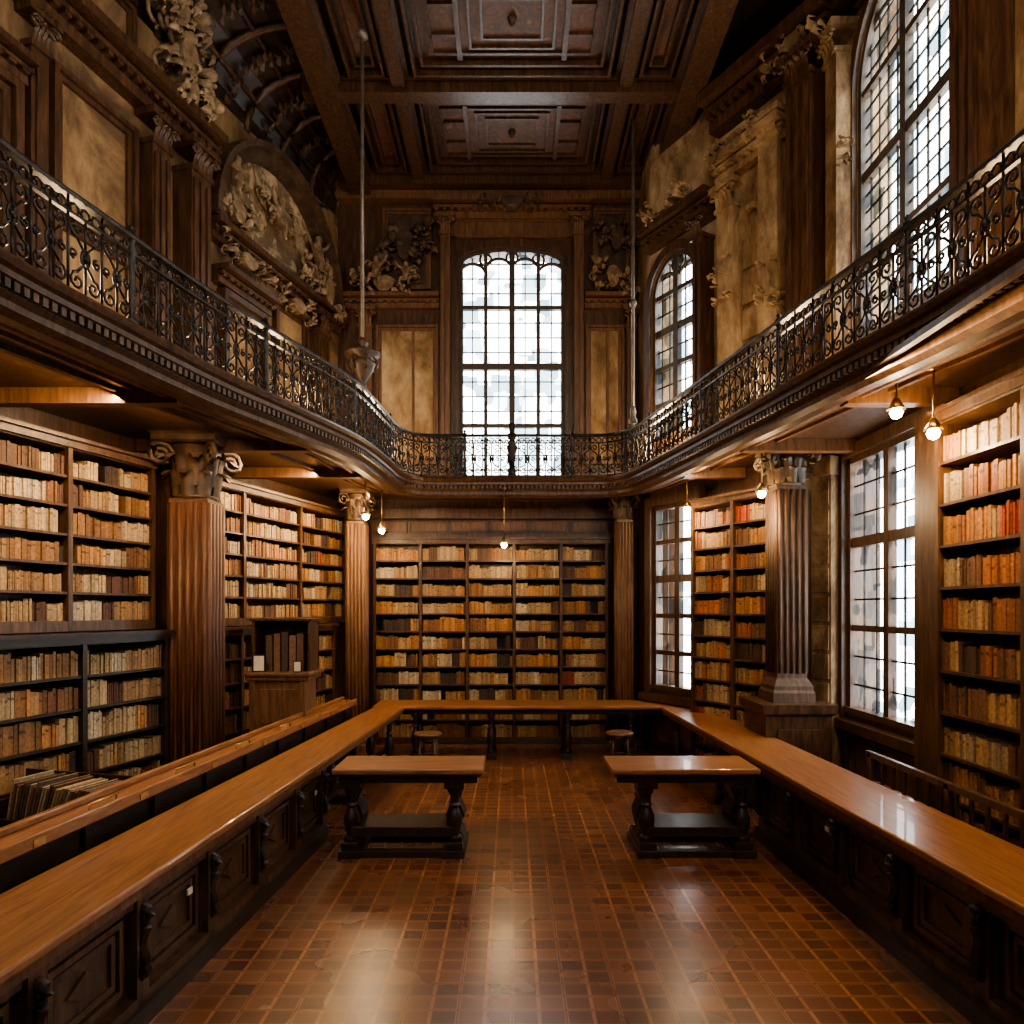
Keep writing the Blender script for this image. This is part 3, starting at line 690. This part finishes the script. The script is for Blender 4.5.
long_table(((-1.90,.6),(-1.42,9.29)),((-2.52,.6),(-1.82,9.29)),-1)
long_table(((2.30,.6),(1.97,9.29)),((2.85,.6),(2.58,9.29)),1)
e=empty('cross_reading_table'); b=MB(); b.prism([(-1.86,9.3),(2.28,9.3),(1.9,9.75),(1.75,9.98),(-1.86,9.98)],.675,.72); b.obj('table_top',[TX],e,bev=.012)
b=MB(); b.box(-1.75,2.1,9.38,9.42,.60,.675); b.box(-1.75,1.7,9.88,9.92,.60,.675)
for x in(-1.3,-.28,.75,1.6):
    for y in(9.42,9.86): baluster(b,x,y,.08,.62,.045)
    b.box(x-.06,x+.06,9.34,9.94,0,.08); b.box(x-.05,x+.05,9.38,9.9,.56,.62)
b.box(-1.3,1.6,9.6,9.68,.16,.2)
b.obj('trestle_base',[D2],e,bev=.004)
def short_table(x0,x1,ins0,ins1):
    e=empty('short_reading_table'); y0,y1=5.62,6.16; b=MB(); b.box(x0,x1,y0,y1,.675,.72); b.obj('table_top',[TX],e,bev=.012)
    b=MB(); b.box(x0+.05,x1-.05,y0+.04,y0+.07,.60,.675); b.box(x0+.05,x1-.05,y1-.07,y1-.04,.60,.675)
    b.box(x0+.02,x1-.02,y0+.015,y1-.015,.655,.675)
    for x in(x0+ins0,x1-ins1):
        b.box(x-.09,x+.09,y0-.0,y1+.0,0,.06); b.box(x-.07,x+.07,y0+.03,y1-.03,.06,.12); b.box(x-.08,x+.08,y0+.04,y1-.04,.55,.61)
        for y in(y0+.11,y1-.11): baluster(b,x,y,.12,.56,.052)
        b.prismxz([(x-.07,.12),(x+.07,.12),(x+.03,.2),(x+.08,.3),(x+.03,.42),(x+.08,.55),(x-.08,.55),(x-.03,.42),(x-.08,.3),(x-.03,.2)],y0+.17,y1-.17)
    a,c=x0+ins0,x1-ins1
    b.box(a,c,y0+.08,y1-.08,.20,.235); b.box(a,c,y0+.05,y0+.08,.16,.24); b.box(a,c,y0+.02,y0+.10,.0,.055); b.box(a,c,y1-.10,y1-.02,.0,.055)
    b.obj('carved_base',[D2],e,bev=.004)
short_table(-1.45,-.23,.14,.24); short_table(.80,2.0,.30,.12)
e=empty('reading_ledge'); M,L=frame((-2.60,1.0),(-1.98,8.9)); b=MB(); b.M=M
b.box(0,L,.0,.17,.83,.86); b.box(0,L,.15,.19,.86,.90); b.box(0,L,-.015,.015,.80,.875); b.obj('ledge_top',[TT],e,bev=.008)
b=MB(); b.M=M; b.box(0,L,.05,.12,0,.83)
for i in range(12): u=L*(i+.5)/12; b.box(u-.04,u+.04,.02,.15,0,.83); 
b.obj('ledge_base',[D2],e)
b=MB(); b.M=M
for i in range(9):
    u=L*(i+.5)/9; b.tube([(u-.12,.02,.865),(u-.12,.02,.90),(u+.12,.02,.90),(u+.12,.02,.865)],.007,6)
    b.box(u+.3,u+.38,-.02,-.015,.81,.85)
b.obj('brass_rails',[BR],e)
# ------------------------------------------------------------------ furniture beyond the tables
def lectern():
    e=empty('lectern_cabinet'); b=MB(); x,y=-2.52,7.75; w,d=.34,.26
    b.box(x-w,x+w,y-d,y+d,0,.1); b.box(x-w*.85,x+w*.85,y-d*.85,y+d*.85,.1,1.24); b.box(x-w,x+w,y-d,y+d,1.24,1.29); b.box(x-w*1.08,x+w*1.08,y-d*1.1,y+d*1.1,1.29,1.33)
    for sx in(-1,1): b.box(x+sx*w*.8-.03,x+sx*w*.8+.03,y-d*.95,y-d*.8,.1,1.24)
    b.box(x-w*.6,x+w*.6,y-d*.9,y-d*.84,.2,.7); b.box(x-w*.6,x+w*.6,y-d*.9,y-d*.84,.78,1.15)
    b.obj('cabinet_body',[WW],e,bev=.008)
    b=MB()
    b.box(x-.32,x-.29,y-.12,y+.22,1.33,1.88);b.box(x+.29,x+.32,y-.12,y+.22,1.33,1.88);b.box(x-.32,x+.32,y+.19,y+.22,1.33,1.88);b.box(x-.34,x+.34,y-.14,y+.24,1.88,1.91)
    b.obj('book_box',[D1],e,bev=.004)
    b=MB()
    for i in range(5): b.box(x-.17+i*.085,x-.10+i*.085,y-.1,y+.15,1.33,1.72+.02*(i%3),0,[(.12,.07,.05),(.2,.1,.06),(.08,.05,.04),(.25,.13,.08),(.15,.08,.06)][i])
    b.obj('large_books',[BK],e)
    b=MB(); b.box(x-.28,x-.14,y-.2,y-.18,1.33,1.52,0); b.box(x-.265,x-.155,y-.204,y-.2,1.345,1.505,1); b.box(x+.16,x+.25,y-.2,y-.18,1.33,1.45,0); b.box(x+.17,x+.24,y-.204,y-.2,1.34,1.44,1)
    b.obj('picture_frames',[D2,PP],e)
lectern()
def rack():
    e=empty('magazine_rack'); M=Matrix.Translation((-3.25,5.0,0))@Matrix.Rotation(math.radians(-15),4,'Z'); b=MB(); b.M=M
    b.box(-.5,.5,-.2,.2,.42,.46)
    for sx in(-1,1):
        b.box(sx*.48-.02,sx*.48+.02,-.2,.2,0,.46); b.box(sx*.48-.02,sx*.48+.02,-.2,.2,.46,.62)
    b.box(-.5,.5,.18,.2,.46,.8); b.box(-.5,.5,-.2,-.18,.46,.54)
    b.obj('rack_frame',[D2],e,bev=.004); b=MB()
    for i in range(26):
        t=math.radians(-12-18*i/26); b.M=M@Matrix.Translation((-.28+i*.024,0,.46))@Matrix.Rotation(-t*.9,4,'Y')
        c=R.choice([(.36,.26,.16),(.22,.15,.09),(.42,.34,.23),(.18,.09,.05),(.12,.09,.07)]); b.box(0,.012,-.16,.16,.005,.34+R.uniform(-.02,.02),0,c)
    b.obj('magazines',[BK],e)
rack()
def stool(x,y,rot=0):
    b=MB(); b.M=Matrix.Translation((x,y,0))@Matrix.Rotation(rot,4,'Z')
    b.lathe(0,0,[(.001,.43),(.16,.43),(.18,.445),(.18,.46),(.16,.47),(.001,.465)],20,0)
    for k in range(4):
        a=math.pi/4+k*math.pi/2; b.tube([(.11*math.cos(a),.11*math.sin(a),.43),(.17*math.cos(a),.17*math.sin(a),0)],.018,8,1)
    pts=[(.145*math.cos(math.pi/4+k*math.pi/2),.145*math.sin(math.pi/4+k*math.pi/2),.18) for k in range(5)]
    for p,q in zip(pts,pts[1:]): b.tube([p,q],.011,6,1)
    b.obj('wooden_stool',[WW,D1])
stool(-1.05,8.75); stool(1.35,8.8)
b=MB(); M=Matrix.Translation((3.0,4.6,0)); b.M=M
b.box(-.12,.12,-1.0,1.0,.42,.46); b.box(-.15,-.11,-1.05,1.05,.82,.87)
for k in range(14): b.box(-.14,-.12,-.98+k*.15-.015,-.98+k*.15+.015,.46,.82)
for k in(-1.0,0,1.0):
    b.box(-.15,-.10,k-.03,k+.03,0,.86); b.box(.07,.12,k-.03,k+.03,0,.42)
b.box(-.14,-.12,-1.0,1.0,.62,.65)
b.obj('slatted_bench',[D1],bev=.004)
# ------------------------------------------------------------------ hanging rods / lanterns / lamps
def lantern(x,y,zb,zt):
    e=empty('hanging_lantern'); b=MB()
    b.tube([(x,y,CEIL-.2),(x,y,zt+.02)],.022,8)
    b.lathe(x,y,[(.001,CEIL-.30),(.07,CEIL-.27),(.05,CEIL-.2)],12); h=zt-zb
    b.obj('suspension_rod',[RD],e); b=MB()
    P=[(.001,0),(.03,.03),(.05,.08),(.03,.13),(.08,.25),(.13,.42),(.15,.5),(.12,.55),(.10,.6),(.20,.66),(.20,.70),(.08,.76),(.05,.85),(.07,.9),(.02,1.0)]
    b.lathe(x,y,[(r,zb+h*t) for r,t in P],16)
    for k in range(6):
        a=k*math.pi/3; b.tube([(x+(.13+.05*math.sin(i*.7))*math.cos(a),y+(.13+.05*math.sin(i*.7))*math.sin(a),zb+h*(.35+.06*i)) for i in range(7)],.012,5)
    b.obj('lantern_body',[CV],e)
lantern(-1.68,7.85,4.47,5.05)
b=MB(); b.tube([(1.60,9.25,CEIL-.2),(1.60,9.25,4.46)],.022,8); b.lathe(1.6,9.25,[(.05,4.44),(.06,4.5),(.03,4.56),(.045,4.62),(.02,4.7)],12); b.lathe(1.6,9.25,[(.03,6.0),(.05,6.05),(.03,6.1)],12)
b.obj('hanging_rod',[RD])
b=MB(); b.lathe(0,9.82,[(.06,3.85),(.06,3.98),(.035,4.0),(.05,4.15),(.075,4.28),(.04,4.38),(.06,4.42),(.06,4.47),(.02,4.49),(.05,4.56),(.05,4.6),(.001,4.66)],14); b.obj('newel_finial',[IR])
def lamp(x,y,z,aim,en,name='spotlight_fixture',top=3.70):
    e=empty(name); b=MB(); b.tube([(x,y,top),(x,y,z+.06)],.008,6); b.lathe(x,y,[(.035,top-.02),(.035,top)],10)
    b.lathe(x,y,[(.02,z+.09),(.035,z+.06),(.065,z+.01),(.06,z+.01),(.02,z+.045)],14); b.obj('lamp_holder',[BR],e)
    b=MB(); b.lathe(x,y,[(.001,z-.06),(.032,z-.045),(.045,z-.012),(.03,z+.02),(.001,z+.03)],12); b.obj('bulb',[BU],e)
    l=bpy.data.lights.new('lamp_light','POINT'); l.energy=en; l.color=(1,.68,.37); l.shadow_soft_size=.06
    o=bpy.data.objects.new('lamp_light',l); sc.collection.objects.link(o); o.location=(x,y,z-.12); o.parent=e
lamp(-1.86,8.9,3.2,0,34); lamp(-1.75,9.4,3.08,0,16); lamp(-.11,9.75,2.92,0,26); lamp(2.55,7.15,3.2,0,32); lamp(2.95,4.9,3.25,0,26); lamp(2.8,5.1,3.45,0,20)
lamp(2.15,8.6,3.25,0,18)
def strip(p,q,en,tilt):
    """linear fill light added under the gallery"""
    e=empty('added_shelf_strip'); M,L=frame(p,q); b=MB(); b.M=M; b.box(0,L,-.025,.025,3.66,3.70)
    b.obj('added_fixture',[D1],e)
    l=bpy.data.lights.new('strip','AREA'); l.shape='RECTANGLE'; l.size=L; l.size_y=.05; l.energy=en; l.color=(1,.68,.37)
    o=bpy.data.objects.new('strip',l); sc.collection.objects.link(o); o.parent=e
    c=M@Vector((L/2,0,3.63)); n=(M.to_3x3()@Vector((0,math.sin(tilt),-math.cos(tilt)))); u=M.to_3x3()@Vector((1,0,0))
    o.matrix_world=Matrix(((u.x,(-n).cross(u).x,-n.x,c.x),(u.y,(-n).cross(u).y,-n.y,c.y),(u.z,(-n).cross(u).z,-n.z,c.z),(0,0,0,1)))
def PL(M,u,y): v=M@Vector((u,y,0)); return (v.x,v.y)
strip(PL(ML,.4,-1.15),PL(ML,3.7,-1.15),90,.5); strip(PL(ML,4.5,-1.0),PL(ML,7.3,-1.0),64,.5)  # made-up linear lamps, added to light the shelves evenly
strip((-1.5,9.9),(1.2,9.9),56,.4)
strip(PL(MR2,ud(5.1),-.95),PL(MR2,ud(2.2),-.95),45,.4); strip(PL(MR1,1.15,-.75),PL(MR1,2.4,-.75),24,.5)
def fill_uplight(x,y,z,en,c=(1,.68,.38),r=.12):  # made-up bowl and point light, added as warm ambient for upper walls
    e=empty('added_uplighter'); b=MB(); b.lathe(x,y,[(.10,z-.17),(.10,z-.14),(.02,z-.1),(.03,z-.05),(.11,z),(.10,z),(.02,z-.03)],14); b.obj('bowl',[BR],e)
    l=bpy.data.lights.new('fill_uplight','POINT'); l.energy=en; l.color=c; l.shadow_soft_size=r
    o=bpy.data.objects.new('fill_uplight',l); sc.collection.objects.link(o); o.location=(x,y,z+.18); o.parent=e
for (x,y,en) in((-2.95,4.6,22),(-2.45,7.0,50),(-1.9,9.4,70),(2.7,6.6,65),(1.95,9.1,75),(3.0,4.2,30),(-3.4,1.5,20),(3.1,1.2,20)): fill_uplight(x,y,3.98,en)
# unseen hanging lamp added over the near half as ambient fill
e=empty('added_chandelier'); b=MB(); cx,cy,cz=0,2.2,6.6
b.tube([(cx,cy,CEIL-.2),(cx,cy,cz)],.02,8); b.lathe(cx,cy,[(.001,cz-.35),(.05,cz-.3),(.12,cz-.2),(.05,cz-.05),(.08,cz+.05),(.02,cz+.2)],16)
b.tube([(cx+.6*math.cos(k*math.pi/12),cy+.6*math.sin(k*math.pi/12),cz-.05) for k in range(25)],.02,6)
for k in range(8):
    a=k*math.pi/4; b.tube([(cx+r*math.cos(a),cy+r*math.sin(a),cz-.15+.1*(r/.6)) for r in(.08,.3,.6)],.014,6); b.lathe(cx+.6*math.cos(a),cy+.6*math.sin(a),[(.04,cz-.03),(.045,cz),(.015,cz+.01),(.015,cz+.08)],8)
b.obj('added_chandelier_frame',[BR],e); b=MB()
for k in range(8):
    a=k*math.pi/4; b.lathe(cx+.6*math.cos(a),cy+.6*math.sin(a),[(.015,cz+.08),(.03,cz+.12),(.015,cz+.17),(.001,cz+.19)],8)
b.obj('added_candle_bulbs',[BU],e)
for k in range(3):
    a=k*2*math.pi/3; l=bpy.data.lights.new('chandelier_fill_light','POINT'); l.energy=90; l.color=(1,.70,.40); l.shadow_soft_size=.25
    o=bpy.data.objects.new('chandelier_fill_light',l); sc.collection.objects.link(o); o.location=(cx+.45*math.cos(a),cy+.45*math.sin(a),cz+.5); o.parent=e
# ------------------------------------------------------------------ world & camera
w=bpy.data.worlds.new('World'); sc.world=w; w.use_nodes=True; nt=w.node_tree; bg=nt.nodes['Background']
tc=nt.nodes.new('ShaderNodeTexCoord'); n=nt.nodes.new('ShaderNodeTexNoise'); n.inputs['Scale'].default_value=5; nt.links.new(tc.outputs['Generated'],n.inputs[0])
r=ramp(nt,n.outputs['Fac'],[(.35,(.92,.91,.90)),(.6,(1,.97,.92))]); nt.links.new(r.outputs[0],bg.inputs[0]); bg.inputs[1].default_value=14.0
cam=bpy.data.cameras.new('camera'); co=bpy.data.objects.new('camera',cam); sc.collection.objects.link(co); sc.camera=co
co.location=(0,0,2.0); co.rotation_euler=(math.pi/2,0,0); cam.sensor_width=36; cam.lens=36*700/1024; cam.shift_y=98/1024; cam.clip_start=.05
try: sc.view_settings.look='AgX - Medium High Contrast'
except Exception as ex: print(ex)
